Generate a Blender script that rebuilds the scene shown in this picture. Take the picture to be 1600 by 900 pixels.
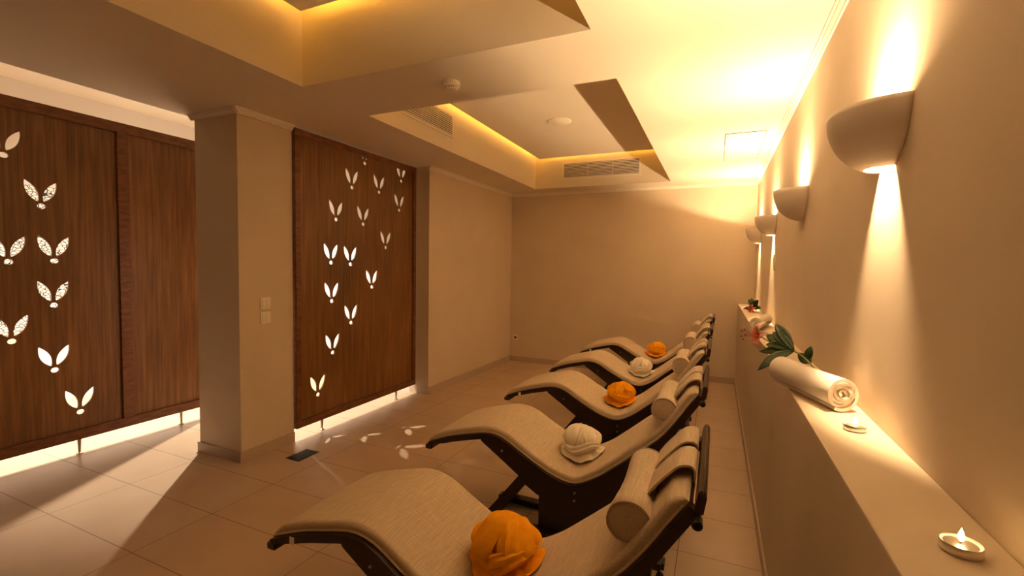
import bpy, bmesh, math, random
from mathutils import Vector, Matrix, noise
for o in list(bpy.data.objects): bpy.data.objects.remove(o, do_unlink=True)
sc = bpy.context.scene
COL = sc.collection
PI = math.pi

# ------------------------------------------------------------------ camera
cam = bpy.data.cameras.new('camera'); co = bpy.data.objects.new('camera', cam); COL.objects.link(co)
cam.sensor_width = 36; cam.lens = 717.62/1600*36; cam.clip_start = .02
Rm = [[0.91334, -0.40581, -0.03351], [0.40691, 0.91268, 0.03796], [0.01518, -0.04831, 0.99872]]
co.matrix_world = Matrix(((Rm[0][0], Rm[0][2], -Rm[0][1], 0), (Rm[1][0], Rm[1][2], -Rm[1][1], 0), (Rm[2][0], Rm[2][2], -Rm[2][1], 1.47), (0, 0, 0, 1)))
sc.camera = co
# ------------------------------------------------------------------ world, exposure, large lights
w = bpy.data.worlds.new('world'); sc.world = w; w.use_nodes = True
w.node_tree.nodes['Background'].inputs[0].default_value = (.02, .015, .01, 1)
w.node_tree.nodes['Background'].inputs[1].default_value = .3
vs = sc.view_settings
vs.view_transform = 'Standard'; vs.look = 'None'; vs.gamma = 1; vs.use_curve_mapping = False
vs.exposure = 1.4
sc.cycles.max_bounces = 10; sc.cycles.diffuse_bounces = 6
sc.cycles.use_denoising = True
sc.cycles.sample_clamp_indirect = 6
WARM = (1.0, .68, .36)
BULB = 6500          # emission of the halogen tubes in the wall lights
YEL = (1.0, .52, .06); STRIP = 5.5
FLAME = 18
COOL = (1.0, .88, .70)

def light(name, kind, loc, energy, color, rot=(0, 0, 0), **k):
    l = bpy.data.lights.new(name, kind); l.energy = energy; l.color = color
    for a, b in k.items(): setattr(l, a, b)
    o = bpy.data.objects.new(name, l); COL.objects.link(o); o.location = loc; o.rotation_euler = rot
    return o
# the ceiling spot behind the screens and the lights of the space there
light('corridor_spot', 'SPOT', (-4.58, 3.28, 3.10), 240, COOL, spot_size=math.radians(92), spot_blend=.45, shadow_soft_size=.016)
light('corridor_ceiling_light', 'AREA', (-5.25, .9, 3.12), 36, COOL, spread=math.radians(110), shape='RECTANGLE', size=.5, size_y=2.4)
light('corridor_ceiling_light', 'AREA', (-5.5, 3.4, 3.12), 14, COOL, spread=math.radians(110), shape='RECTANGLE', size=.5, size_y=.9)

# ------------------------------------------------------------------ materials
def mat(name, color, rough=.6, metal=0, spec=.5, emit=None, estr=0):
    m = bpy.data.materials.new(name); m.use_nodes = True
    b = m.node_tree.nodes['Principled BSDF']
    b.inputs['Base Color'].default_value = (*color, 1); b.inputs['Roughness'].default_value = rough
    b.inputs['Metallic'].default_value = metal; b.inputs['Specular IOR Level'].default_value = spec
    if emit: b.inputs['Emission Color'].default_value = (*emit, 1); b.inputs['Emission Strength'].default_value = estr
    return m
class N:
    def __init__(s, m): s.t = m.node_tree; s.b = s.t.nodes['Principled BSDF']
    def n(s, typ, **k):
        x = s.t.nodes.new(typ)
        for a, b in k.items():
            if a in x.bl_rna.properties: setattr(x, a, b)
        return x
    def l(s, a, b): s.t.links.new(a, b)
    def math(s, op, a, b=None):
        x = s.t.nodes.new('ShaderNodeMath'); x.operation = op
        for i, v in enumerate((a, b)):
            if v is None: continue
            if isinstance(v, (int, float)): x.inputs[i].default_value = v
            else: s.l(v, x.inputs[i])
        return x.outputs[0]
    def coord(s, kind='Object', scale=(1, 1, 1), rot=(0, 0, 0)):
        tc = s.n('ShaderNodeTexCoord'); mp = s.n('ShaderNodeMapping'); mp.inputs['Scale'].default_value = scale; mp.inputs['Rotation'].default_value = rot
        s.l(tc.outputs[kind], mp.inputs[0]); return mp.outputs[0]
    def ramp(s, f, stops):
        r = s.n('ShaderNodeValToRGB'); e = r.color_ramp.elements
        while len(e) < len(stops): e.new(.5)
        for x, (p, c) in zip(e, stops): x.position = p; x.color = (*c, 1)
        s.l(f, r.inputs[0]); return r.outputs[0]
    def noise(s, vec, scale, detail=2):
        x = s.n('ShaderNodeTexNoise'); x.inputs['Scale'].default_value = scale; x.inputs['Detail'].default_value = detail
        s.l(vec, x.inputs['Vector']); return x.outputs[0]
    def bump(s, h, strength=.2, dist=.002):
        x = s.n('ShaderNodeBump'); x.inputs['Strength'].default_value = strength; x.inputs['Distance'].default_value = dist
        s.l(h, x.inputs['Height']); s.l(x.outputs[0], s.b.inputs['Normal'])

def plaster(name, c, var=.03):
    m = mat(name, c, .7, spec=.25); g = N(m); v = g.coord()
    f = g.noise(v, 2.5, 3)
    g.l(g.ramp(f, [(.3, tuple(x*(1-var) for x in c)), (.7, tuple(min(1, x*(1+var)) for x in c))]), g.b.inputs['Base Color'])
    g.bump(g.noise(v, 90, 2), .12, .001); return m
M = {}
M['wall'] = plaster('wall_paint', (.67, .56, .43)); M['wall_dark'] = plaster('bounce_dimming_brown', (.25, .17, .11))
M['ceil'] = plaster('ceiling_paint', (.76, .68, .56), .015)
M['trim'] = plaster('white_moulding', (.82, .75, .66), .01)
M['white_room'] = plaster('bright_paint', (.85, .83, .80), .01)
M['ceramic'] = mat('white_plaster_shade', (.78, .70, .62), .55, spec=.3)
M['plastic'] = mat('white_plastic', (.85, .78, .68), .35)
M['dark'] = mat('dark_stained_wood', (.020, .010, .007), .38)
g = N(M['dark']); v = g.coord(scale=(3, 3, 30)); g.l(g.ramp(g.noise(v, 3, 4), [(.3, (.014, .007, .005)), (.75, (.034, .017, .011))]), g.b.inputs['Base Color'])
M['rail'] = mat('brown_metal_rail', (.055, .030, .018), .35, .2)
M['chrome'] = mat('brushed_steel', (.45, .38, .30), .3, 1)
M['black'] = mat('black_metal', (.02, .018, .016), .4, .5)
M['slot'] = mat('dark_recess', (.03, .02, .012), .9)
M['tag'] = mat('white_tag', (.85, .80, .72), .6)
M['towel'] = mat('white_terry', (.86, .80, .72), .95, spec=.1)
g = N(M['towel']); g.bump(g.noise(g.coord(), 420, 2), .6, .002)
M['white_cloth'] = mat('white_cloth', (.84, .77, .66), .9, spec=.1)
g = N(M['white_cloth']); g.bump(g.noise(g.coord(), 500, 2), .35, .0012)
M['orange'] = mat('orange_terry', (.88, .36, .012), .95, spec=.1)
g = N(M['orange']); g.l(g.ramp(g.noise(g.coord(), 30, 2), [(.3, (.82, .33, .008)), (.7, (.92, .41, .014))]), g.b.inputs['Base Color']); g.bump(g.noise(g.coord(), 500, 2), .5, .0015)
M['wax'] = mat('candle_wax', (.92, .82, .60), .5, emit=(1, .62, .25), estr=.5)
M['alu'] = mat('aluminium_cup', (.75, .70, .62), .3, .9)
M['flame'] = mat('candle_flame', (1, .8, .4), emit=(1, .60, .22), estr=FLAME)
M['bulb'] = mat('lamp_tube', (1, 1, 1), emit=WARM, estr=BULB)
M['strip'] = mat('cove_light', (1, 1, 1), emit=YEL, estr=STRIP)
M['leaf'] = mat('green_leaf', (.025, .075, .018), .35)
g = N(M['leaf']); g.l(g.ramp(g.noise(g.coord(), 40, 3), [(.3, (.008, .032, .008)), (.75, (.03, .085, .022))]), g.b.inputs['Base Color'])
M['stem'] = mat('pale_green_stem', (.30, .30, .08), .5)
M['anther'] = mat('red_brown_anther', (.25, .04, .01), .7)
M['filament'] = mat('pink_filament', (.70, .30, .20), .6)
M['petal'] = mat('pink_lily_petal', (.8, .3, .2), .5)
g = N(M['petal']); tc = g.n('ShaderNodeTexCoord'); ln = g.n('ShaderNodeVectorMath', operation='LENGTH'); g.l(tc.outputs['Object'], ln.inputs[0])
g.l(g.ramp(g.math('MULTIPLY', ln.outputs['Value'], 10.0), [(.10, (.60, .06, .02)), (.28, (.75, .14, .07)), (.50, (.82, .42, .30)), (.80, (.90, .70, .56))]), g.b.inputs['Base Color'])

# oiled dark walnut screens, grain running upright
M['wood'] = mat('oak_veneer', (.2, .08, .03), .42, spec=.35)
g = N(M['wood']); v = g.coord(scale=(22, 22, .9))
f1 = g.noise(v, 2.2, 6); v2 = g.coord(scale=(140, 140, 3)); f2 = g.noise(v2, 2.0, 3); f3 = g.noise(g.coord(scale=(1, 1, .6)), 1.6, 2)
f = g.math('ADD', g.math('MULTIPLY', f1, .45), g.math('ADD', g.math('MULTIPLY', f2, .25), g.math('MULTIPLY', f3, .3)))
g.l(g.ramp(f, [(.32, (.09, .036, .010)), (.5, (.19, .082, .025)), (.68, (.31, .145, .050))]), g.b.inputs['Base Color'])
g.bump(f2, .25, .001)
M['wood_frame'] = mat('oak_frame', (.16, .055, .02), .4, spec=.35)
g = N(M['wood_frame']); f = g.noise(g.coord(scale=(10, 3, 10)), 4, 4); g.l(g.ramp(f, [(.3, (.11, .036, .012)), (.7, (.22, .08, .028))]), g.b.inputs['Base Color'])

# large beige floor tiles
M['floor'] = mat('beige_tile', (.5, .4, .3), .33, spec=.45)
g = N(M['floor']); tc = g.n('ShaderNodeTexCoord'); sx = g.n('ShaderNodeSeparateXYZ'); g.l(tc.outputs['Object'], sx.inputs[0])
def grout(sock, off, step, wd):
    a = g.math('FRACT', g.math('DIVIDE', g.math('ADD', sock, off), step))
    d = g.math('MINIMUM', a, g.math('SUBTRACT', 1.0, a)); return g.math('LESS_THAN', d, wd/step/2)
gx = grout(sx.outputs[0], .137+8.34, .834, .0042); gy = grout(sx.outputs[1], 40.3-.07, .403, .0042)
gm = g.math('MAXIMUM', gx, gy)
base = g.ramp(g.noise(tc.outputs['Object'], 3.0, 5), [(.3, (.48, .345, .235)), (.7, (.54, .395, .275))])
mx = g.n('ShaderNodeMix', data_type='RGBA'); g.l(gm, mx.inputs[0]); g.l(base, mx.inputs[6]); mx.inputs[7].default_value = (.22, .15, .10, 1)
g.l(mx.outputs[2], g.b.inputs['Base Color'])
g.l(g.math('ADD', g.math('MULTIPLY', gm, .4), .34), g.b.inputs['Roughness'])

# woven lounger cushion
M['fabric'] = mat('beige_woven_fabric', (.6, .48, .33), .9, spec=.15)
g = N(M['fabric']); v = g.coord(scale=(1, 1, 1))
fa = g.noise(g.coord(scale=(260, 14, 260)), 1.0, 2); fb = g.noise(g.coord(scale=(14, 260, 14)), 1.0, 2)
f = g.math('ADD', g.math('MULTIPLY', fa, .65), g.math('MULTIPLY', fb, .35))
g.l(g.ramp(f, [(.35, (.50, .40, .285)), (.65, (.66, .545, .40))]), g.b.inputs['Base Color'])
g.bump(f, .35, .002)

# mosaic of white pebbles with dark joints, on the far wall behind the screens
M['pebble'] = mat('white_pebbles', (.9, .88, .85), .3)
g = N(M['pebble']); vo = g.n('ShaderNodeTexVoronoi', feature='DISTANCE_TO_EDGE'); vo.inputs['Scale'].default_value = 26
g.l(g.coord(scale=(1, 1, 1.5)), vo.inputs['Vector'])
g.l(g.ramp(vo.outputs['Distance'], [(.05, (.03, .03, .03)), (.10, (.9, .88, .85))]), g.b.inputs['Base Color'])

# ------------------------------------------------------------------ helpers
def tag(o, label=None, cat=None, group=None, kind=None):
    if label: o['label'] = label
    if cat: o['category'] = cat
    if group: o['group'] = group
    if kind: o['kind'] = kind
    return o
def thing(name, loc, label, cat, group=None):
    o = bpy.data.objects.new(name, None); COL.objects.link(o); o.location = loc; o.empty_display_size = .1
    return tag(o, label, cat, group)
def obj(name, bm, m, parent=None, world=False, smooth=False, origin=None):
    """link a bmesh as ONE object; world=True: verts are in world space and moved to the parent's frame"""
    if world and parent is not None: bmesh.ops.translate(bm, verts=bm.verts, vec=-Vector(parent.location))
    if origin is not None: bmesh.ops.translate(bm, verts=bm.verts, vec=-Vector(origin))
    bmesh.ops.recalc_face_normals(bm, faces=bm.faces)
    me = bpy.data.meshes.new(name); bm.to_mesh(me); bm.free(); me.materials.append(m)
    if smooth:
        for p in me.polygons: p.use_smooth = True
        me.set_sharp_from_angle(angle=math.radians(42))
    o = bpy.data.objects.new(name, me); COL.objects.link(o)
    if parent is not None: o.parent = parent
    if origin is not None: o.location = origin
    return o
def struct(name, bm, m, **k):
    return tag(obj(name, bm, m, **k), kind='structure')
def box(bm, a, b, bev=0):
    r = bmesh.ops.create_cube(bm, size=1); vs_ = r['verts']
    for v in vs_:
        v.co = Vector([(a[i]+b[i])/2 + v.co[i]*(b[i]-a[i]) for i in range(3)])
    if bev:
        ed = list({e for v in vs_ for e in v.link_edges}); bmesh.ops.bevel(bm, geom=ed, offset=bev, segments=2, affect='EDGES', profile=.6)
    return bm
def cbox(a, b, bev=0): return box(bmesh.new(), a, b, bev)
def prism(bm, pts, y0, y1, axis=1):
    """polygon pts in the two other axes, extruded along axis"""
    def P(p, t):
        return Vector((p[0], t, p[1])) if axis == 1 else (Vector((t, p[0], p[1])) if axis == 0 else Vector((p[0], p[1], t)))
    A = [bm.verts.new(P(p, y0)) for p in pts]; B = [bm.verts.new(P(p, y1)) for p in pts]; n = len(pts)
    bm.faces.new(A); bm.faces.new(B[::-1])
    for i in range(n): bm.faces.new((A[i], B[i], B[(i+1) % n], A[(i+1) % n]))
    return bm
def cyl(bm, a, b, r0, r1=None, seg=16):
    a = Vector(a); b = Vector(b); d = b-a; r1 = r0 if r1 is None else r1
    mtx = Matrix.Translation((a+b)/2) @ d.to_track_quat('Z', 'Y').to_matrix().to_4x4()
    bmesh.ops.create_cone(bm, cap_ends=True, segments=seg, radius1=r0, radius2=r1, depth=d.length, matrix=mtx); return bm
def ball(bm, c, r, seg=12, s=(1, 1, 1)):
    bmesh.ops.create_uvsphere(bm, u_segments=seg, v_segments=seg//2+1, radius=r, matrix=Matrix.Translation(c) @ Matrix.Diagonal((*s, 1))); return bm
def lathe(bm, prof, c=(0, 0, 0), seg=24, close=True):
    rings = []
    for r, z in prof:
        rings.append([bm.verts.new((c[0]+r*math.cos(2*PI*i/seg), c[1]+r*math.sin(2*PI*i/seg), c[2]+z)) for i in range(seg)])
    for a, b in zip(rings, rings[1:]):
        for i in range(seg): bm.faces.new((a[i], a[(i+1) % seg], b[(i+1) % seg], b[i]))
    if close:
        bm.faces.new(rings[0]); bm.faces.new(rings[-1])
    return bm
def catmull(P, n):
    P = [Vector(p) for p in P]; Q = [2*P[0]-P[1]] + P + [2*P[-1]-P[-2]]; out = []
    for i in range(len(P)-1):
        a, b, c, d = Q[i:i+4]
        for k in range(n):
            t = k/n; out.append(.5*((2*b)+(-a+c)*t+(2*a-5*b+4*c-d)*t*t+(-a+3*b-3*c+d)*t**3))
    out.append(P[-1]); return out
def tube(bm, pts, r, seg=8):
    pts = [Vector(p) for p in pts]; rings = []; rr = r if isinstance(r, (list, tuple)) else [r]*len(pts)
    for i, p in enumerate(pts):
        d = (pts[min(i+1, len(pts)-1)]-pts[max(i-1, 0)]).normalized(); q = d.to_track_quat('Z', 'Y')
        rings.append([bm.verts.new(p+q @ Vector((rr[i]*math.cos(2*PI*k/seg), rr[i]*math.sin(2*PI*k/seg), 0))) for k in range(seg)])
    for a, b in zip(rings, rings[1:]):
        for k in range(seg): bm.faces.new((a[k], a[(k+1) % seg], b[(k+1) % seg], b[k]))
    bm.faces.new(rings[0]); bm.faces.new(rings[-1]); return bm

# ------------------------------------------------------------------ room shell
H = 2.559; XR = .4345; XL = .2587; ZL = 1.0316; YB = 6.472; Y0 = -4.2; XC = -6.2; HC = 3.18
struct('floor', cbox((XC-.1, Y0-.1, -.1), (XR+.1, YB+.1, 0)), M['floor'])
struct('wall_right', cbox((XR, Y0, 0), (XR+.1, YB+.1, HC)), M['wall'])
struct('wall_back', cbox((-3.2, YB, 0), (XR, YB+.1, HC)), M['wall'])
struct('wall_front', cbox((XC, Y0-.1, 0), (XR+.1, Y0, HC)), M['wall_dark'])  # unseen wall behind the camera, coloured dark to cut bounced light
struct('wall_ledge', cbox((XL, Y0, 0), (XR, YB, ZL), .004), M['wall'])
b = bmesh.new(); prism(b, [(-2.898, YB), (-2.944, 4.323), (-3.20, 4.318), (-3.20, YB)], 0, HC, axis=2); struct('wall_left', b, M['wall'])
struct('wall_corridor_end', cbox((XC, 4.318, 0), (-3.20, 4.42, HC)), M['white_room'])
struct('wall_corridor_side', cbox((XC-.1, Y0, 0), (XC, 4.42, HC)), M['white_room'])
# pillar with the light switches
PX0, PX1, PY0, PY1 = -3.6026, -3.132, 2.214, 2.674
struct('wall_pillar', cbox((PX0, PY0, 0), (PX1, PY1, H+.02), .003), M['wall'])
# ceiling: one slab with two coffers, raised again over the space behind the screens
xs = [XC, -3.68, -3.20, -2.383, -.565, XR]; ys = [Y0, -1.1, 2.117, 2.44, 2.709, 4.318, 6.127, YB]; ZC = 3.10
def hz(i, j):
    if i < 0 or j < 0 or i >= len(xs)-1 or j >= len(ys)-1: return None
    x = (xs[i]+xs[i+1])/2; y = (ys[j]+ys[j+1])/2
    if x < -3.68: return HC
    if x < -3.20 and y > 2.44: return HC
    if -2.383 < x < -.565 and (-1.1 < y < 2.117 or 2.709 < y < 6.127): return ZC
    return H
b = bmesh.new()
def quad(b, *P): b.faces.new([b.verts.new(p) for p in P])
for i in range(len(xs)-1):
    for j in range(len(ys)-1):
        z = hz(i, j); x0, x1, y0, y1 = xs[i], xs[i+1], ys[j], ys[j+1]
        quad(b, (x0, y0, z), (x0, y1, z), (x1, y1, z), (x1, y0, z))
        zr = hz(i+1, j); zu = hz(i, j+1)
        if zr is not None and zr != z: quad(b, (x1, y0, z), (x1, y0, zr), (x1, y1, zr), (x1, y1, z))
        if zu is not None and zu != z: quad(b, (x0, y1, z), (x0, y1, zu), (x1, y1, zu), (x1, y1, z))
bmesh.ops.remove_doubles(b, verts=b.verts, dist=1e-5)
struct('ceiling', b, M['ceil'])
struct('ceiling_void', cbox((XC-.1, Y0-.1, HC+.005), (XR+.1, YB+.1, HC+.1)), M['ceil'])
# floating inner panels of the coffers, cove light strips lying on their rims
for k, (y0, y1) in enumerate([(-1.1, 2.117), (2.709, 6.127)]):
    g_ = .085
    a = (-2.383+g_, y0+g_, 2.955); c = (-.565-g_, y1-g_, 2.985)
    struct('ceiling_panel', cbox(a, c), M['ceil'])
    z0, z1 = 2.987, 3.0
    for nm, (p, q) in {'w': ((a[0]+.02, a[1]+.05), (a[0]+.05, c[1]-.05)), 'e': ((c[0]-.05, a[1]+.05), (c[0]-.02, c[1]-.05)), 's': ((a[0]+.06, a[1]+.02), (c[0]-.06, a[1]+.05)), 'n': ((a[0]+.06, c[1]-.05), (c[0]-.06, c[1]-.02))}.items():
        struct('trim_cove_light', cbox((*p, z0), (*q, z1)), M['strip'])

# skirting tiles and cornice
def base_run(name, p, q, nx, ny, h=.078, t=.011):
    """skirting along p->q, standing off the wall towards (nx,ny)"""
    b = bmesh.new(); P = [Vector((p[0], p[1], 0)), Vector((q[0], q[1], 0))]; n = Vector((nx, ny, 0))*t
    A = [P[0], P[1], P[1]+n, P[0]+n]; prism(b, [(v.x, v.y) for v in A], 0, h, axis=2)
    bmesh.ops.recalc_face_normals(b, faces=b.faces)
    return struct(name, b, M['skirt'])
M['skirt'] = mat('skirting_tile', (.48, .37, .28), .4)
base_run('baseboard_back', (-2.898, YB), (XL, YB), 0, -1)
base_run('baseboard_ledge', (XL, Y0), (XL, YB), -1, 0, t=.009)
base_run('baseboard_left', (-2.944, 4.312), (-2.898, YB), 1, 0)
base_run('baseboard_return', (-3.09, 4.318), (-2.935, 4.318), 0, -1)
base_run('baseboard_pillar_front', (PX0-.012, PY0), (PX1, PY0), 0, -1, t=.012)
base_run('baseboard_pillar_side', (PX1, PY0-.012), (PX1, PY1), 1, 0, t=.012)
def cornice(name, p, q, nx, ny):
    b = bmesh.new(); n = Vector((nx, ny, 0))
    prof = [(0, 0), (.034, 0), (.034, -.010), (.024, -.014), (.024, -.022), (.010, -.034), (.010, -.042), (0, -.042)]
    A = []; B = []
    for (d, z) in prof:
        for L, s in ((A, p), (B, q)): L.append(b.verts.new(Vector((s[0], s[1], H+z))+n*d))
    m_ = len(prof); b.faces.new(A); b.faces.new(B[::-1])
    for i in range(m_): b.faces.new((A[i], B[i], B[(i+1) % m_], A[(i+1) % m_]))
    return struct(name, b, M['trim'])
cornice('trim_1', (XR, Y0), (XR, YB), -1, 0)
cornice('trim_2', (-2.898, YB), (XR, YB), 0, -1)
cornice('trim_3', (-2.944, 4.30), (-2.898, YB), 1, 0)
cornice('trim_4', (PX1, PY0-.03), (PX1, PY1), 1, 0)
cornice('trim_5', (PX0-.03, PY0), (PX1+.03, PY0), 0, -1)
cornice('trim_6', (PX0, PY0-.03), (PX0, 2.44), -1, 0)
# pebble mosaic on the wall behind the screens
t = cbox((XC, -1.2, .74), (XC+.03, 3.0, 2.19)); tag(obj('mosaic_panel', t, M['pebble']), 'white pebble mosaic glimpsed through the leaf holes of the left screen', 'mosaic')
tag(bpy.data.objects['mosaic_panel'], kind='structure')
for k in ('label', 'category'): del bpy.data.objects['mosaic_panel'][k]
bpy.data.objects['mosaic_panel'].name = 'wall_mosaic'

# ------------------------------------------------------------------ perforated wooden screens
def lens(base, tip, wd, n=14):
    b_ = Vector(base); t_ = Vector(tip); d = t_-b_; nn = Vector((-d.y, d.x)).normalized(); L = []; R = []
    for k in range(n+1):
        s = k/n; w_ = wd/2*math.sin(PI*s**.92)**.85 if 0 < s < 1 else 0
        L.append(b_+d*s+nn*w_)
        if 0 < k < n: R.append(b_+d*s-nn*w_)
    return L+R[::-1]
def motif(y, z, s=1.0, clip=None):
    loops = [[Vector((.024*math.cos(a*2*PI/16), .019*math.sin(a*2*PI/16))) for a in range(16)],
             lens((-.017, .032), (-.085, .178), .058), lens((.012, .034), (.084, .176), .054)]
    out = []
    for lp in loops:
        P = [Vector((y+p.x*s, z+p.y*s)) for p in lp]
        if clip:
            Q = []
            for a_, b_ in zip(P, P[1:]+P[:1]):
                if a_.y <= clip: Q.append(a_)
                if (a_.y <= clip) != (b_.y <= clip): Q.append(a_+(b_-a_)*((clip-a_.y)/(b_.y-a_.y)))
            P = Q
            if len(P) < 3 or max(p.y for p in P)-min(p.y for p in P) < .02: continue
        out.append(P)
    return out
def pierced_panel(name, y0, y1, z0, z1, xmid, th, loops, m, parent):
    """panel in the YZ plane with real holes, made by filling a flat curve"""
    cu = bpy.data.curves.new(name, 'CURVE'); cu.dimensions = '2D'; cu.fill_mode = 'BOTH'; cu.extrude = th/2
    for L in [[Vector((y0, z0)), Vector((y1, z0)), Vector((y1, z1)), Vector((y0, z1))]]+loops:
        s = cu.splines.new('POLY'); s.points.add(len(L)-1); s.use_cyclic_u = True
        for p, v in zip(s.points, L): p.co = (v.x, v.y, 0, 1)
    tmp = bpy.data.objects.new('tmp', cu); COL.objects.link(tmp)
    me = bpy.data.meshes.new_from_object(tmp.evaluated_get(bpy.context.evaluated_depsgraph_get()))
    bpy.data.objects.remove(tmp); bpy.data.curves.remove(cu)
    # curve XY -> world YZ
    me.transform(Matrix(((0, 0, 1, xmid), (1, 0, 0, 0), (0, 1, 0, 0), (0, 0, 0, 1))))
    me.transform(Matrix.Translation(-Vector(parent.location)))
    me.materials.clear(); me.materials.append(m); me.name = name
    o = bpy.data.objects.new(name, me); COL.objects.link(o); o.parent = parent; return o
def foot(x, y, h, parent):
    b = bmesh.new(); lathe(b, [(.020, 0), (.020, .006), (.008, .012), (.010, .05), (.014, h)], (x, y, 0), 16)
    return obj('foot', b, M['chrome'], parent, world=True, smooth=True)
def frame_bars(rects, x0, x1, parent, m):
    b = bmesh.new()
    for (ya, yb, za, zb) in rects: box(b, (x0, ya, za), (x1, yb, zb), .003)
    return obj('frame', b, m, parent, world=True)

S1 = thing('wooden_screen', (-4.36, .8, 0), 'wide dark wooden screen with leaf cutouts running out of the picture left of the pillar', 'screen')
X1a, X1b = -4.385, -4.335; zb1, zt1 = .115, 2.55
rc = [(-1.0, 2.79, zb1, zb1+.075), (-1.0, 2.79, zt1-.075, zt1), (2.072, 2.15, zb1+.075, zt1-.075), (2.735, 2.79, zb1+.075, zt1-.075), (-1.0, -.94, zb1+.075, zt1-.075)]
frame_bars(rc, X1a, X1b, S1, M['wood_frame'])
d1 = [(1.445, 2.155), (1.625, 1.838), (1.45, 1.445), (1.685, 1.455), (1.675, 1.135), (1.452, .905), (1.668, .665), (1.807, .319),
      (1.20, 2.0), (1.05, 1.25), (1.15, .6), (.8, 1.7), (.6, .95), (.3, 1.4), (.25, 2.1), (-.1, .8), (-.4, 1.6)]
loops = [l for (y, z) in d1 for l in motif(y, z, 1.0)]
pierced_panel('leaf_panel', -.96, 2.085, zb1+.06, zt1-.06, -4.362, .014, loops, M['wood'], S1)
obj('plain_panel', cbox((-4.369, 2.14, zb1+.06), (-4.355, 2.75, zt1-.06)), M['wood'], S1, world=True)
for y in (1.0, 1.794, 2.519): foot(-4.36, y, zb1+.004, S1)

S2 = thing('wooden_screen', (-3.12, 3.47, 0), 'dark wooden screen with leaf cutouts, set between the pillar and the far left wall', 'screen')
X2a, X2b = -3.150, -3.105; zb2, zt2 = .10, H-.012; ya, yb = 2.682, 4.306
frame_bars([(ya, yb, zb2, zb2+.06), (ya, yb, zt2-.055, zt2), (ya, ya+.05, zb2+.06, zt2-.055), (yb-.05, yb, zb2+.06, zt2-.055)], X2a, X2b, S2, M['wood_frame'])
px2 = [(550.6, 294), (593, 302), (628.5, 282.2), (571.6, 256.6), (526.4, 344.5), (568.4, 352.3), (625.3, 332.7), (603.6, 389.6), (517.6, 413), (548.1, 416.3), (581.6, 451.8), (518.8, 473.3), (548.6, 507.1), (519.8, 553.3), (499.2, 616.6)]
DOTS2 = [(3.332, 2.174), (3.708, 2.188), (4.063, 2.36), (3.503, 2.432), (3.136, 1.860), (3.481, 1.849), (4.03, 2.046), (3.81, 1.638), (3.074, 1.474), (3.310, 1.462), (3.601, 1.240), (3.080, 1.132), (3.316, .914), (3.089, .669), (2.921, .329)]
loops = [l for (y, z) in DOTS2 for l in motif(y, z, .96, clip=zt2-.062)]
pierced_panel('leaf_panel', ya+.04, yb-.04, zb2+.05, zt2-.045, -3.130, .014, loops, M['wood'], S2)
for y in (2.974, 4.0): foot(-3.14, y, zb2+.004, S2)

# ------------------------------------------------------------------ wall lights
SHADE_OFFSET = -1
def sconce(yc, label, closed=False):
    t = thing('wall_light', (XR, yc, 1.84), label, 'wall light', 'half-bowl wall lights along the right wall')
    ztop = 1.922; a, p, h = .172, .150, .172; nz, nt = 12, 32
    b = bmesh.new(); rings = []
    for i in range(nz+1):
        f_ = math.sin(PI/2*i/nz) if closed else i/nz
        z = ztop-(.1715 if closed else .161)*f_; k = (ztop-z)/h; s = math.sqrt(1-k*k)**.95
        rings.append([b.verts.new((XR-.0004-p*s*math.sin(PI*j/nt), yc-a*s*math.cos(PI*j/nt), z)) for j in range(nt+1)])
    for r0, r1 in zip(rings, rings[1:]):
        for j in range(nt): b.faces.new((r0[j], r0[j+1], r1[j+1], r1[j]))
    if closed: b.faces.new(rings[-1])
    o = obj('shade', b, M['ceramic'], t, world=True, smooth=True)
    md = o.modifiers.new('thickness', 'SOLIDIFY'); md.thickness = .006; md.offset = SHADE_OFFSET
    obj('wall_bracket', cbox((XR-.012, yc-.045, 1.80), (XR, yc+.045, 1.87), .003), M['plastic'], t, world=True)
    b = bmesh.new(); cyl(b, (XR-.040, yc-.014, 1.880), (XR-.040, yc+.014, 1.880), .0085, seg=10)
    obj('lamp_tube', b, M['bulb'], t, world=True)
    for s in (-1, 1): obj('lamp_holder', cbox((XR-.05, yc+s*.024-.008, 1.868), (XR-.010, yc+s*.024+.008, 1.893), .002), M['plastic'], t, world=True)
    return t
for yc, lb in ((1.643, 'white half-bowl wall light nearest the camera, above the candles'), (3.07, 'white half-bowl wall light, second from the camera'),
               (4.49, 'small-looking white half-bowl wall light, third from the camera, above the wall thermostat'), (5.85, 'white half-bowl wall light farthest away, next to the back wall')):
    sconce(yc, lb, closed=(yc == 3.07))

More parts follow.
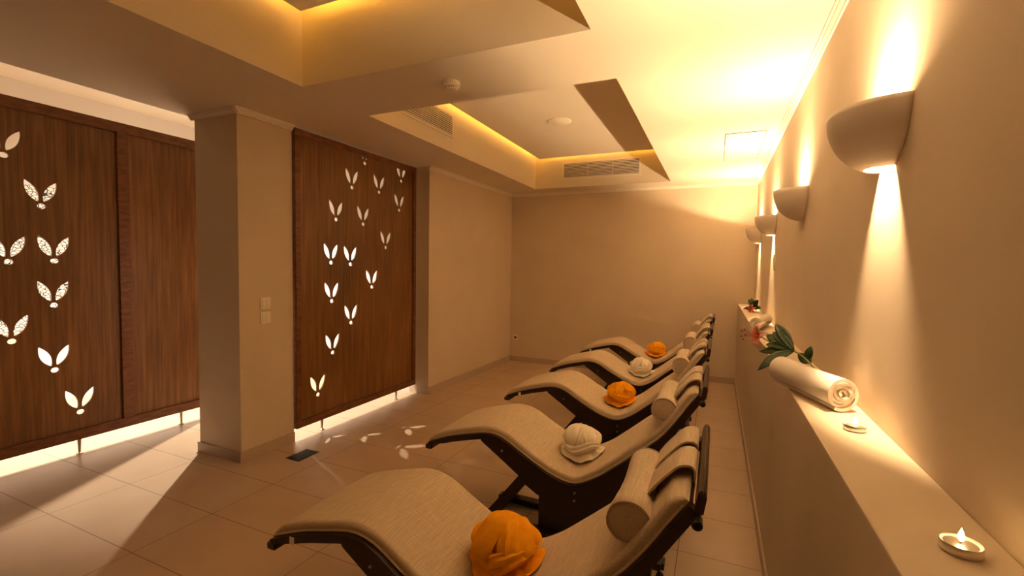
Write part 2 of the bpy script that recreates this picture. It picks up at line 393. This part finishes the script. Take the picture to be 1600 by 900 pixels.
# ------------------------------------------------------------------ loungers
W = .505
BOT = [(-1.478, .446), (-1.34, .497), (-1.218, .530), (-1.10, .555), (-1.01, .540), (-.905, .482), (-.79, .422), (-.69, .382), (-.60, .375), (-.50, .425), (-.394, .510), (-.303, .588), (-.215, .662), (-.147, .745), (-.09, .832), (-.042, .905)]
def normals(C):
    out = []
    for i in range(len(C)):
        d = (C[min(i+1, len(C)-1)]-C[max(i-1, 0)]).normalized(); out.append(Vector((-d.y, d.x)))
    return out
def make_lounger(label):
    t = thing('spa_lounger', (0, 0, 0), label, 'lounger', 'row of curved loungers facing the screens')
    C = catmull([(x, z) for x, z in BOT], 5); Nn = normals(C)
    # cushion: rounded section swept along the curve
    b = bmesh.new(); y0, y1, th = .022, .500, .034; rings = []
    sec = []
    for k in range(7): a = PI/2*k/6; sec.append((y1-.016+.016*math.sin(a), th-.016+.016*math.cos(a)))
    for k in range(1, 4): sec.append((y1, (th-.016)*(1-k/3)))
    low = [(y0, (th-.016)*(k/3)) for k in range(0, 3)]
    low += [(y0+.016-.016*math.cos(PI/2*k/6), th-.016+.016*math.sin(PI/2*k/6)) for k in range(7)]
    mid = [(y0+.016+(y1-y0-.032)*k/10, th+.004*math.sin(PI*k/10)) for k in range(1, 10)]
    ring = low+mid+sec
    m_ = len(C)
    for i, (c, n) in enumerate(zip(C, Nn)):
        e = min(1, i/2.2, (m_-1-i)/2.2); e = .35+.65*math.sin(PI/2*e)
        rings.append([b.verts.new((c.x+n.x*z*e, y, c.y+n.y*z*e)) for (y, z) in ring])
    q = len(ring)
    for r0, r1 in zip(rings, rings[1:]):
        for k in range(q): b.faces.new((r0[k], r0[(k+1) % q], r1[(k+1) % q], r1[k]))
    b.faces.new(rings[0]); b.faces.new(rings[-1])
    cu = obj('cushion', b, M['fabric'], t, smooth=True)
    # piping along both lower edges
    for y in (y0-.001, y1+.001):
        b = bmesh.new(); tube(b, [(c.x+n.x*.004, y, c.y+n.y*.004) for c, n in zip(C[::2], Nn[::2])], .0045, 6); obj('piping', b, M['fabric'], cu, smooth=True)
    # side rails following the curve
    for y in (0.0, W-.03):
        b = bmesh.new(); A = []
        for i, (c, n) in enumerate(zip(C, Nn)):
            h_ = .030 if i > 4 else .018+.003*i
            A.append([b.verts.new((c.x-n.x*d, yy, c.y-n.y*d)) for (yy, d) in ((y, .001), (y+.03, .001), (y+.03, h_), (y, h_))])
        for r0, r1 in zip(A, A[1:]):
            for k in range(4): b.faces.new((r0[k], r0[(k+1) % 4], r1[(k+1) % 4], r1[k]))
        b.faces.new(A[0]); b.faces.new(A[-1]); obj('side_rail', b, M['dark'], t)
    # slatted deck under the cushion
    b = bmesh.new(); A = [[b.verts.new((c.x-n.x*d, yy, c.y-n.y*d)) for (yy, d) in ((.03, .002), (W-.03, .002), (W-.03, .010), (.03, .010))] for c, n in zip(C, Nn)]
    for r0, r1 in zip(A, A[1:]):
        for k in range(4): b.faces.new((r0[k], r0[(k+1) % 4], r1[(k+1) % 4], r1[k]))
    b.faces.new(A[0]); b.faces.new(A[-1]); obj('deck', b, M['dark'], t)
    # deep side boards: lower edge leaves the rail under the knee and runs to the base
    for y in (.004, W-.026):
        b = bmesh.new()
        up = [(c.x-n.x*.024, c.y-n.y*.024) for c, n in zip(C, Nn) if -1.15 < c.x < -.12]
        dn = [(-.165, .640), (-.25, .520), (-.33, .43), (-.396, .362), (-.47, .300), (-.62, .268), (-.80, .280), (-.895, .335), (-.91, .362), (-1.01, .430), (-1.13, .508)]
        prism(b, up+dn, y, y+.022); obj('side_board', b, M['dark'], t)
    b = bmesh.new(); box(b, (-1.496, .0, .404), (-1.455, W, .432), .008); obj('foot_bar', b, M['rail'], t)
    # base: splayed struts, floor bars and pedestal
    for y in (.10, W-.14):
        b = bmesh.new(); prism(b, [(-.93, .335), (-.86, .335), (-1.09, .03), (-1.17, .03)], y, y+.045); obj('strut', b, M['dark'], t)
        b = bmesh.new(); prism(b, [(-.50, .32), (-.43, .36), (-.20, .03), (-.28, .03)], y, y+.045); obj('strut', b, M['dark'], t)
    for y in (.09, W-.15): obj('floor_rail', cbox((-1.19, y, 0), (-.17, y+.06, .035), .006), M['dark'], t)
    for x in (-1.17, -.24): obj('cross_bar', cbox((x, .07, .004), (x+.055, W-.07, .04), .006), M['dark'], t)
    obj('pedestal', cbox((-.84, .13, .036), (-.44, W-.13, .345), .008), M['dark'], t)
    # headrest bar, knobs, hinge block
    b = bmesh.new(); prism(b, [(-.030, .890), (-.010, .886), (-.002, .935), (-.010, .950), (-.022, .944)], -.006, W+.008)
    bmesh.ops.bevel(b, geom=b.edges[:], offset=.004, segments=2, affect='EDGES'); obj('headrest_bar', b, M['rail'], t, smooth=True)
    for (x, y, z, r) in ((-.022, -.004, .872, .013), (-.030, W+.01, .885, .013), (-.105, W-.02, .690, .014), (-.135, W-.02, .615, .018), (-.105, .012, .700, .010)):
        b = bmesh.new(); cyl(b, (x, y-.018, z), (x, y+.014, z), r, r*.9, 14); ball(b, (x, y-.018, z), r*.96, 12, (1, .5, 1)); obj('knob', b, M['black'], t, smooth=True)
    obj('hinge_block', cbox((-.235, W-.22, .50), (-.155, W-.12, .57), .008), M['dark'], t)
    for (x, z) in ((-1.005, .478), (-.60, .335), (-.60, .295)):
        b = bmesh.new(); cyl(b, (x, -.004, z), (x, .006, z), .0055, .0055, 10); obj('bolt', b, M['chrome'], t)
    # bolster pillow, slightly waisted, with two straps over the headrest bar
    cx, cz, L = -.189, .800, .39; prof = []
    b = bmesh.new(); rings = []; nseg = 28
    ys_ = [.050, .051, .055, .062]+[.062+(L-.024)*k/12 for k in range(1, 12)]+[.050+L-.012, .050+L-.005, .050+L-.001, .050+L]
    rr = [.036, .050, .0565, .060]+[.060-.0075*math.sin(PI*k/12)**1.3 for k in range(1, 12)]+[.060, .0565, .050, .036]
    rings = [[b.verts.new((cx+r*math.cos(2*PI*i/nseg)*(1+.012*math.sin(5*y*20+i)), y, cz+r*math.sin(2*PI*i/nseg))) for i in range(nseg)] for y, r in zip(ys_, rr)]
    for a, c in zip(rings, rings[1:]):
        for i in range(nseg): b.faces.new((a[i], a[(i+1) % nseg], c[(i+1) % nseg], c[i]))
    b.faces.new(rings[0]); b.faces.new(rings[-1])
    pil = obj('bolster_pillow', b, M['fabric'], t, smooth=True)
    for yy, r in ((.0515, .0575), (.050+L-.0015, .0575)):
        b = bmesh.new(); tube(b, [(cx+r*math.cos(2*PI*i/24), yy, cz+r*math.sin(2*PI*i/24)) for i in range(25)], .003, 6); obj('piping', b, M['fabric'], pil, smooth=True)
    path = catmull([(-.158, .842), (-.138, .872), (-.108, .908), (-.078, .938), (-.050, .946), (-.034, .936), (-.032, .915), (-.034, .885)], 5)
    for (a, c) in ((.140, .285), (.325, .475)):
        b = bmesh.new(); A = [[b.verts.new((p.x-n.x*d, yy, p.y-n.y*d)) for (yy, d) in ((a, 0), (c, 0), (c, .006), (a, .006))] for p, n in zip(path, normals(path))]
        for r0, r1 in zip(A, A[1:]):
            for k in range(4): b.faces.new((r0[k], r0[(k+1) % 4], r1[(k+1) % 4], r1[k]))
        b.faces.new(A[0]); b.faces.new(A[-1]); obj('strap', b, M['fabric'], pil, smooth=True)
    obj('care_tag', cbox((-1.372, -.003, .458), (-1.352, .001, .484)), M['tag'], t)['label'] = 'small white fabric tag'
    return t
def copy_tree(o, parent=None, skip=()):
    if o.name.split('.')[0] in skip: return None
    c = o.copy(); COL.objects.link(c); c.parent = parent
    for ch in list(o.children): copy_tree(ch, c, skip)
    return c
LY = [1.151, 2.192, 3.270, 4.326, 5.401]; LX = [0, -.015, -.013, -.006, .006]
LL = ['beige cushioned curved lounger nearest the camera, cut off by the bottom of the picture', 'beige cushioned curved lounger second from the camera, its dark wooden base in view',
      'beige cushioned curved lounger in the middle of the row of five, carrying an orange towel', 'beige cushioned curved lounger fourth from the camera, with a white bundled towel on its seat',
      'beige cushioned curved lounger farthest away, closest to the back wall']
proto = make_lounger(LL[0]); proto.location = (LX[0], LY[0], 0)
for i in range(1, 5):
    c = copy_tree(proto, None, ('care_tag',) if i in (1, 3) else ()); c.location = (LX[i], LY[i], 0); c['label'] = LL[i]

# ------------------------------------------------------------------ bundled towels on the seats
def bun(name, loc, m, seed, s, label, rot=0):
    rnd = random.Random(seed); b = bmesh.new()
    CZ = .078
    def surf(az, el, k):
        a_, e_ = math.radians(az), math.radians(el)
        return Vector((.094*k*math.cos(e_)*math.cos(a_), .090*k*math.cos(e_)*math.sin(a_), CZ+.072*k*math.sin(e_)))
    ball(b, (0, 0, CZ-.004), 1, 28, (.088, .084, .070))
    # thick folds of cloth wrapped over the bundle: flattened, ribbed, tapering ends tucked in
    def fold(pts, width, k, th=.017):
        jit = [(az+rnd.uniform(-14, 14), el+rnd.uniform(-9, 9), kk) for az, el, kk in pts]
        C = catmull([surf(az, el, k*kk) for az, el, kk in jit], 7); n = len(C); seg = 28; rings = []; ph = rnd.uniform(0, 6)
        for i, c in enumerate(C):
            t = (C[min(i+1, n-1)]-C[max(i-1, 0)]).normalized(); nr = (c-Vector((0, 0, CZ-.02))).normalized(); nr = (nr-t*nr.dot(t)).normalized(); sd = t.cross(nr)
            u = i/(n-1); w_ = width/2*(.42+.58*math.sin(PI*(.08+.84*u))**.7)*(1+.10*math.sin(5*u+ph)); h_ = th*(.5+.5*math.sin(PI*(.1+.8*u)))
            row = []
            for j in range(seg):
                a = 2*PI*j/seg; x = math.cos(a); y = math.sin(a)
                rib = .0035*math.sin(7*x+2.5*u+ph)+.002*math.sin(13*x-4*u+ph*2) if y > 0 else 0
                droop = -.30*(x*w_)**2/.085        # hugs the round bundle
                row.append(b.verts.new(c+sd*(x*w_)+nr*(h_*math.copysign(abs(y)**.8, y)+rib+droop)))
            rings.append(row)
        for r0, r1 in zip(rings, rings[1:]):
            for j in range(seg): b.faces.new((r0[j], r0[(j+1) % seg], r1[(j+1) % seg], r1[j]))
        b.faces.new(rings[0]); b.faces.new(rings[-1])
    mir = int(seed) % 2
    def A(pts): return [((180-az if mir else az), el, kk) for az, el, kk in pts]
    fold(A([(0, -5, .96), (40, 35, 1), (100, 48, 1), (160, 32, 1), (205, -5, .95)]), .100, 1.0)
    fold(A([(-122, -22, .95), (-138, 22, 1.02), (-152, 58, 1.02), (120, 62, 1), (105, 8, .95)]), .105, 1.02)
    fold(A([(-100, -8, .96), (-112, 38, 1.04), (-120, 74, 1.05), (70, 66, 1.0), (60, 20, .94)]), .072, 1.04)
    fold(A([(-52, -26, .95), (-50, 18, 1.05), (-38, 56, 1.09), (40, 74, 1.04), (85, 38, .97)]), .118, 1.05, .020)
    fold(A([(-170, -2, .96), (-135, 2, 1.06), (-98, -4, 1.08), (-66, -18, 1.04), (-40, -26, .96)]), .060, 1.06, .013)
    fold(A([(-36, -18, .97), (-2, 2, 1.06), (32, 0, 1.05), (70, -12, .97)]), .062, 1.05, .013)
    # loose double hem spreading over the cushion
    n = 72
    for lay, (rs, zz) in enumerate(((1.0, 0), (.90, .008))):
        rows = []
        for (r, z) in ((.070, .040), (.098, .024), (.114, .010), (.122, .005)):
            row = []
            for i in range(n):
                a = 2*PI*i/n; wv = 1+.10*noise.noise(Vector((math.cos(a)*2.1+lay, math.sin(a)*2.1, seed)))+.03*math.sin(7*a+seed+lay)
                row.append(b.verts.new((rs*r*wv*math.cos(a), rs*r*wv*math.sin(a)*.97, z+zz+(.006*math.sin(8*a+seed+lay)+.004)*(z < .03))))
            rows.append(row)
        for r0, r1 in zip(rows, rows[1:]):
            for i in range(n): b.faces.new((r0[i], r0[(i+1) % n], r1[(i+1) % n], r1[i]))
        lo = [[b.verts.new(v.co-Vector((0, 0, .004))) for v in row] for row in rows]
        for r0, r1 in zip(lo, lo[1:]):
            for i in range(n): b.faces.new((r0[i], r1[i], r1[(i+1) % n], r0[(i+1) % n]))
        for i in range(n): b.faces.new((rows[-1][i], rows[-1][(i+1) % n], lo[-1][(i+1) % n], lo[-1][i])); b.faces.new((rows[0][i], lo[0][i], lo[0][(i+1) % n], rows[0][(i+1) % n]))
    bmesh.ops.scale(b, vec=(s, s, s), verts=b.verts); bmesh.ops.rotate(b, cent=(0, 0, 0), matrix=Matrix.Rotation(rot, 3, 'Z'), verts=b.verts)
    # settle into the dip of the seat: the underside follows the cushion
    CC = catmull([(x, z) for x, z in BOT], 5)
    def seat(x):
        for p, q in zip(CC, CC[1:]):
            if p.x <= x <= q.x: return p.y+(q.y-p.y)*(x-p.x)/(q.x-p.x)
        return CC[-1].y
    z0 = seat(-.635)
    for v in b.verts:
        v.co.z = max(v.co.z, .004); v.co.z += (seat(-.635+v.co.x)-z0+.006)*max(0, 1-v.co.z/.15)
    o = obj(name, b, m, None, smooth=True); o.location = loc
    for p in o.data.polygons: p.use_smooth = True
    return tag(o, label, 'towel', 'bundled towels on the lounger seats')
TL = ['orange towel bundled into a ball on the lounger nearest the camera', 'white towel bundled into a ball on the second lounger from the camera', 'orange towel bundled into a ball on the middle lounger',
      'white towel bundled into a ball on the fourth lounger from the camera', 'small-looking orange towel bundled into a ball on the lounger by the back wall']
for i in range(5):
    bun('bundled_towel', (-.635+LX[i], LY[i]+.27, .416), M['orange'] if i % 2 == 0 else M['white_cloth'], 3.7+i*5.3, 1.0 if i else 1.08, TL[i], rot=(.1, -.2, .5, -.1, .3)[i])

# ------------------------------------------------------------------ rolled towels on the ledge
def rolled(p, q, R, label, turns=4.0):
    p = Vector(p); q = Vector(q); d = q-p; L = d.length; b = bmesh.new(); n = int(turns*26); t0 = .008
    def rad(s): return .010+(R-.010)*s
    ns = 14; G = []
    for k in range(ns+1):
        u = k/ns; rowo = []; rowi = []
        for i in range(n+1):
            s = i/n; a = -PI/2+.4-2*PI*turns*(1-s); r = rad(s)*(1-.05*math.sin(PI*u))*(1+.03*noise.noise(Vector((u*3, a*.6, 1))))
            th = (R-.010)/turns*.80
            off = .005*math.sin(a*1.3)*(k in (0, ns))
            rowo.append(b.verts.new((r*math.cos(a), r*math.sin(a)*.97, u*L+off))); rowi.append(b.verts.new(((r-th)*math.cos(a), (r-th)*math.sin(a)*.97, u*L+off)))
        G.append((rowo, rowi))
    for (o0, i0), (o1, i1) in zip(G, G[1:]):
        for i in range(n): b.faces.new((o0[i], o0[i+1], o1[i+1], o1[i])); b.faces.new((i0[i+1], i0[i], i1[i], i1[i+1]))
        b.faces.new((o0[0], o1[0], i1[0], i0[0])); b.faces.new((o0[n], i0[n], i1[n], o1[n]))
    for (o0, i0) in (G[0], G[-1]):
        for i in range(n): b.faces.new((o0[i], i0[i], i0[i+1], o0[i+1]))
    # local x -> sideways, local y -> up
    z = d.normalized(); up = Vector((0, 0, 1)); x = up.cross(z).normalized(); y = z.cross(x)
    m4 = Matrix((x, y, z)).transposed().to_4x4()
    bmesh.ops.transform(b, matrix=m4, verts=b.verts)
    o = obj('rolled_towel', b, M['towel'], None, smooth=True); o.location = p
    return tag(o, label, 'towel', 'rolled towels on the wall ledge')
rolled((.368, 1.70, ZL+.0565), (.238, 2.03, ZL+.0565), .056, 'large white rolled towel lying across the ledge beside the tea light')
rolled((.268, 3.74, ZL+.0485), (.365, 4.10, ZL+.0485), .048, 'white rolled towel farther along the ledge, behind the pink lily')

# ------------------------------------------------------------------ tea lights
def tealight(x, y, label):
    t = thing('tea_light', (x, y, ZL), label, 'candle', 'tea lights on the wall ledge'); r = .0265
    b = bmesh.new(); lathe(b, [(r*.96, .0003), (r, .002), (r, .0155), (r*.985, .016), (r*.95, .0155), (r*.94, .013)], seg=32); obj('cup', b, M['alu'], t, smooth=True)
    b = bmesh.new(); lathe(b, [(r*.93, .004), (r*.93, .0135), (r*.7, .0125), (.004, .0122)], seg=32); obj('wax', b, M['wax'], t, smooth=True)
    b = bmesh.new(); cyl(b, (0, 0, .012), (0, 0, .018), .0008, seg=6); obj('wick', b, M['black'], t)
    b = bmesh.new(); lathe(b, [(.0006, .016), (.0036, .019), (.0046, .023), (.0034, .029), (.0016, .034), (.0003, .038)], seg=12); obj('flame', b, M['flame'], t, smooth=True)
tealight(.365, .931, 'lit tea light nearest the camera at the bottom right corner of the picture')
tealight(.362, 1.526, 'lit tea light in front of the large white rolled towel')
tealight(.375, 3.50, 'lit tea light seen behind the lily leaves, before the farther rolled towel')

# ------------------------------------------------------------------ lilies
def blade(b, base, tip, wd, lift=.02, n=10, curl=0.0, up=Vector((-.35, -.75, .55)), fold=.18):
    base = Vector(base); tip = Vector(tip); d = tip-base; side = d.cross(up).normalized(); rows = []
    nrm = side.cross(d).normalized()
    for k in range(n+1):
        s = k/n; c = base+d*s+nrm*(lift*math.sin(PI*s)-curl*s*s*s); w_ = wd/2*math.sin(PI*min(1, s*.97+.03))**.8 if k < n else .0005
        rows.append([b.verts.new(c+side*w_*e+nrm*(abs(e)*w_*fold)) for e in (-1, -.5, 0, .5, 1)])
    for r0, r1 in zip(rows, rows[1:]):
        for j in range(4): b.faces.new((r0[j], r0[j+1], r1[j+1], r1[j]))
    return b
def leafpart(name, m, parent, *a, **k):
    b = bmesh.new(); blade(b, *a, **k); o = obj(name, b, m, parent, world=True, smooth=True)
    for p in o.data.polygons: p.use_smooth = True
    md = o.modifiers.new('thickness', 'SOLIDIFY'); md.thickness = .0012; return o
def flower(c, axis, R, parent, world_loc):
    """six recurved petals and stamens around axis; petals have their origin in the flower's heart"""
    c = Vector(c); ax = Vector(axis).normalized(); q = ax.to_track_quat('Z', 'Y'); rnd = random.Random(4)
    for k in range(6):
        a = 2*PI*k/6+.35; dr = q @ Vector((math.cos(a), math.sin(a), 0)); b = bmesh.new(); rows = []; n = 12; wd = R*(.50 if k % 2 else .40)
        side = ax.cross(dr).normalized()
        for i in range(n+1):
            s = i/n; w_ = wd/2*math.sin(PI*min(1, .06+.94*s))**.75 if i < n else .0005
            p = dr*R*(s*.98-.12*s*s)+ax*(R*(.42*math.sin(s*PI*.75)-.34*s*s)-.006)
            rows.append([b.verts.new(p+side*w_*e+ax*abs(e)*w_*.25) for e in (-1, -.5, 0, .5, 1)])
        for r0, r1 in zip(rows, rows[1:]):
            for j in range(4): b.faces.new((r0[j], r0[j+1], r1[j+1], r1[j]))
        o = obj('petal', b, M['petal'], parent, smooth=True); o.location = c-Vector(world_loc)
        md = o.modifiers.new('thickness', 'SOLIDIFY'); md.thickness = .001
    for k in range(5):
        a = 2*PI*k/5; dr = q @ Vector((math.cos(a), math.sin(a), 0))
        pts = [c+ax*R*s*.95+dr*R*.28*s*s for s in (0, .3, .6, .85, 1)]
        b = bmesh.new(); tube(b, pts, .0019, 6); st = obj('stamen', b, M['filament'], parent, world=True, smooth=True)
        b = bmesh.new(); e = pts[-1]-Vector(world_loc); tv = side*.006; tube(b, [e-tv, e, e+tv], [.0016, .0032, .0016], 8); obj('anther', b, M['anther'], st, smooth=True)
L0 = (.335, 2.45, ZL)
t = thing('lily_flower', L0, 'cut pink lily with dark green leaves, lying on the ledge behind the large rolled towel', 'flower')
flower((.222, 2.74, 1.118), (-.93, -.36, .10), .094, t, L0)
b = bmesh.new(); stem = catmull([(.222, 2.75, 1.117), (.262, 2.66, 1.102), (.305, 2.55, 1.092), (.342, 2.45, 1.095), (.372, 2.38, 1.078), (.396, 2.30, 1.05)], 4); tube(b, stem, .0035, 8); obj('stem', b, M['stem'], t, world=True, smooth=True)
B0 = (.338, 2.46, 1.097)
for tip, wd, lift in (((.275, 2.60, 1.205), .052, .012), ((.240, 2.64, 1.140), .056, .014), ((.205, 2.56, 1.065), .044, .010), ((.188, 2.38, 1.005), .050, .022), ((.235, 2.58, 1.10), .045, .02), ((.262, 2.58, 1.165), .050, .012)):
    leafpart('leaf', M['leaf'], t, B0, tip, wd, lift)
leafpart('leaf', M['leaf'], t, (.352, 2.43, 1.092), (.392, 2.36, 1.062), .046, -.012)
leafpart('leaf', M['leaf'], t, (.385, 2.40, 1.060), (.402, 2.42, 1.128), .034, .012, curl=-.01)
b = bmesh.new(); tube(b, catmull([B0, (.30, 2.6, 1.15), (.268, 2.72, 1.20), (.25, 2.74, 1.19)], 4), .0018, 6); obj('stem', b, M['stem'], t, world=True, smooth=True)
L1 = (.36, 5.34, ZL)
t = thing('lily_flower', L1, 'small reddish flower with dark leaves at the far end of the ledge', 'flower')
flower((.335, 5.28, ZL+.035), (-.5, -.8, .2), .055, t, L1)
for tip, wd in (((.29, 5.22, ZL+.09), .05), ((.26, 5.28, ZL+.03), .045), ((.40, 5.30, ZL+.13), .07), ((.42, 5.22, ZL+.05), .05), ((.34, 5.4, ZL+.14), .045), ((.31, 5.35, ZL+.13), .04)):
    leafpart('leaf', M['leaf'], t, (.365, 5.34, ZL+.03), tip, wd, .012)
b = bmesh.new(); tube(b, [(.335, 5.28, ZL+.035), (.365, 5.34, ZL+.03), (.40, 5.45, ZL+.008)], .003, 8); obj('stem', b, M['stem'], t, world=True, smooth=True)

# ------------------------------------------------------------------ fittings
def vent(loc, along, wlen, hgt, nx, label, bays=3):
    """grille centred at loc, spanning wlen along 'x' or 'y', face normal towards nx"""
    t = thing('air_vent', loc, label, 'vent')
    def bx(b, u0, u1, z0, z1, d0, d1, bev=0):
        if along == 'x': box(b, (u0, min(nx*d0, nx*d1), z0), (u1, max(nx*d0, nx*d1), z1), bev)
        else: box(b, (min(nx*d0, nx*d1), u0, z0), (max(nx*d0, nx*d1), u1, z1), bev)
    w2, h2, f = wlen/2, hgt/2, .022; b = bmesh.new()
    for r in ((-w2-f, w2+f, h2, h2+f), (-w2-f, w2+f, -h2-f, -h2), (-w2-f, -w2, -h2, h2), (w2, w2+f, -h2, h2)): bx(b, *r, 0, .008)
    obj('frame', b, M['trim'], t)
    b = bmesh.new(); bx(b, -w2, w2, -h2, h2, .0003, .0015); obj('recess', b, M['slot'], t)
    ns = 10
    for k in range(ns):
        z = -h2+(k+.42)*hgt/ns; b = bmesh.new(); bx(b, -w2+.001, w2-.001, z-.0042, z+.0042, .003, .012); obj('slat', b, M['trim'], t)
    for k in range(1, bays):
        u = -w2+k*wlen/bays; b = bmesh.new(); bx(b, u-.002, u+.002, -h2, h2, .010, .014); obj('divider', b, M['trim'], t)
vent((-1.462, 6.127, 2.783), 'x', 1.01, .19, -1, 'white slatted air vent on the far face of the ceiling recess')
vent((-2.383, 3.49, 2.81), 'y', .76, .185, 1, 'white slatted air vent on the left face of the ceiling recess, seen at an angle')

t = thing('smoke_detector', (-1.485, 2.40, H), 'round white smoke detector on the ceiling between the two recesses', 'smoke detector')
b = bmesh.new(); lathe(b, [(.052, 0), (.054, -.004), (.053, -.024), (.044, -.030)], seg=32); obj('base', b, M['plastic'], t, smooth=True)
b = bmesh.new(); lathe(b, [(.030, -.029), (.032, -.040)], seg=24); obj('sensor_core', b, M['slot'], t)
b = bmesh.new(); lathe(b, [(.040, -.040), (.040, -.046), (.030, -.052), (.008, -.054)], seg=32); obj('cap', b, M['plastic'], t, smooth=True)
b = bmesh.new()
for k in range(16):
    a = 2*PI*k/16; box(b, (.037*math.cos(a)-.0028, .037*math.sin(a)-.0028, -.041), (.037*math.cos(a)+.0028, .037*math.sin(a)+.0028, -.029))
obj('ribs', b, M['plastic'], t)

t = thing('ceiling_speaker', (-1.525, 4.56, 2.955), 'flat round white speaker cover in the far ceiling recess', 'speaker')
b = bmesh.new(); lathe(b, [(.125, 0), (.125, -.004), (.112, -.008)], seg=40); obj('rim', b, M['plastic'], t, smooth=True)
b = bmesh.new(); lathe(b, [(.111, -.006), (.10, -.010), (.01, -.013)], seg=40); obj('grille', b, M['trim'], t, smooth=True)

t = thing('access_hatch', (.175, 4.64, H), 'white square-edged access hatch in the ceiling beside the right wall', 'hatch')
b = bmesh.new()
for (x0, x1, y0, y1) in ((-.150, -.146, -.51, .51), (.146, .150, -.51, .51), (-.150, .150, -.51, -.50), (-.150, .150, .50, .51)): box(b, (x0, y0, -.002), (x1, y1, -.0003))
obj('joint', b, M['slot'], t)
obj('door', cbox((-.144, -.497, -.003), (.144, .497, -.0005)), M['ceil'], t)

def plate(name, c, axis, sgn, w_, h_, label, cat, rocker=True):
    t = thing(name, c, label, cat)
    def pb(u0, u1, z0, z1, d0, d1, bev=0):
        if axis == 'x': lo, hi = (min(sgn*d0, sgn*d1), u0, z0), (max(sgn*d0, sgn*d1), u1, z1)
        else: lo, hi = (u0, min(sgn*d0, sgn*d1), z0), (u1, max(sgn*d0, sgn*d1), z1)
        return cbox(lo, hi, bev)
    obj('cover_plate', pb(-w_/2, w_/2, -h_/2, h_/2, 0, .009, .0015), M['plastic'], t)
    if rocker == 'socket':
        b = bmesh.new(); cyl(b, (0, sgn*.0085, 0), (0, sgn*.0095, 0), .019, seg=20); obj('socket_well', b, M['slot'], t)
    elif rocker:
        for (u0, u1) in (((-w_*.33, -.001), (.001, w_*.33)) if rocker == 2 else ((-w_*.33, w_*.33),)):
            obj('rocker', pb(u0, u1, -h_*.33, h_*.33, .009, .013, .001), M['plastic'], t)
    return t
plate('light_switch', (PX1, 2.421, 1.157), 'x', 1, .086, .089, 'white light switch on the pillar, upper of the pair', 'light switch', 2)
plate('light_switch', (PX1, 2.420, 1.046), 'x', 1, .086, .089, 'white light switch on the pillar, lower of the pair', 'light switch', 2)
plate('wall_socket', (-2.806, YB, .367), 'y', -1, .07, .07, 'small white socket low on the back wall near the left corner', 'socket', 'socket')
plate('thermostat', (XR, 4.33, 1.527), 'x', -1, .085, .13, 'small pale thermostat on the right wall under the third wall light', 'thermostat', 1)

t = thing('floor_drain', (-2.843, 2.505, 0), 'small dark rectangular drain grate in the floor by the pillar', 'drain')
obj('tray', cbox((-.068, -.098, .0003), (.068, .098, .002)), M['black'], t)
for k in range(7):
    y = -.08+k*.0267; obj('grate_bar', cbox((-.058, y-.005, .002), (.058, y+.005, .004)), M['black'], t)
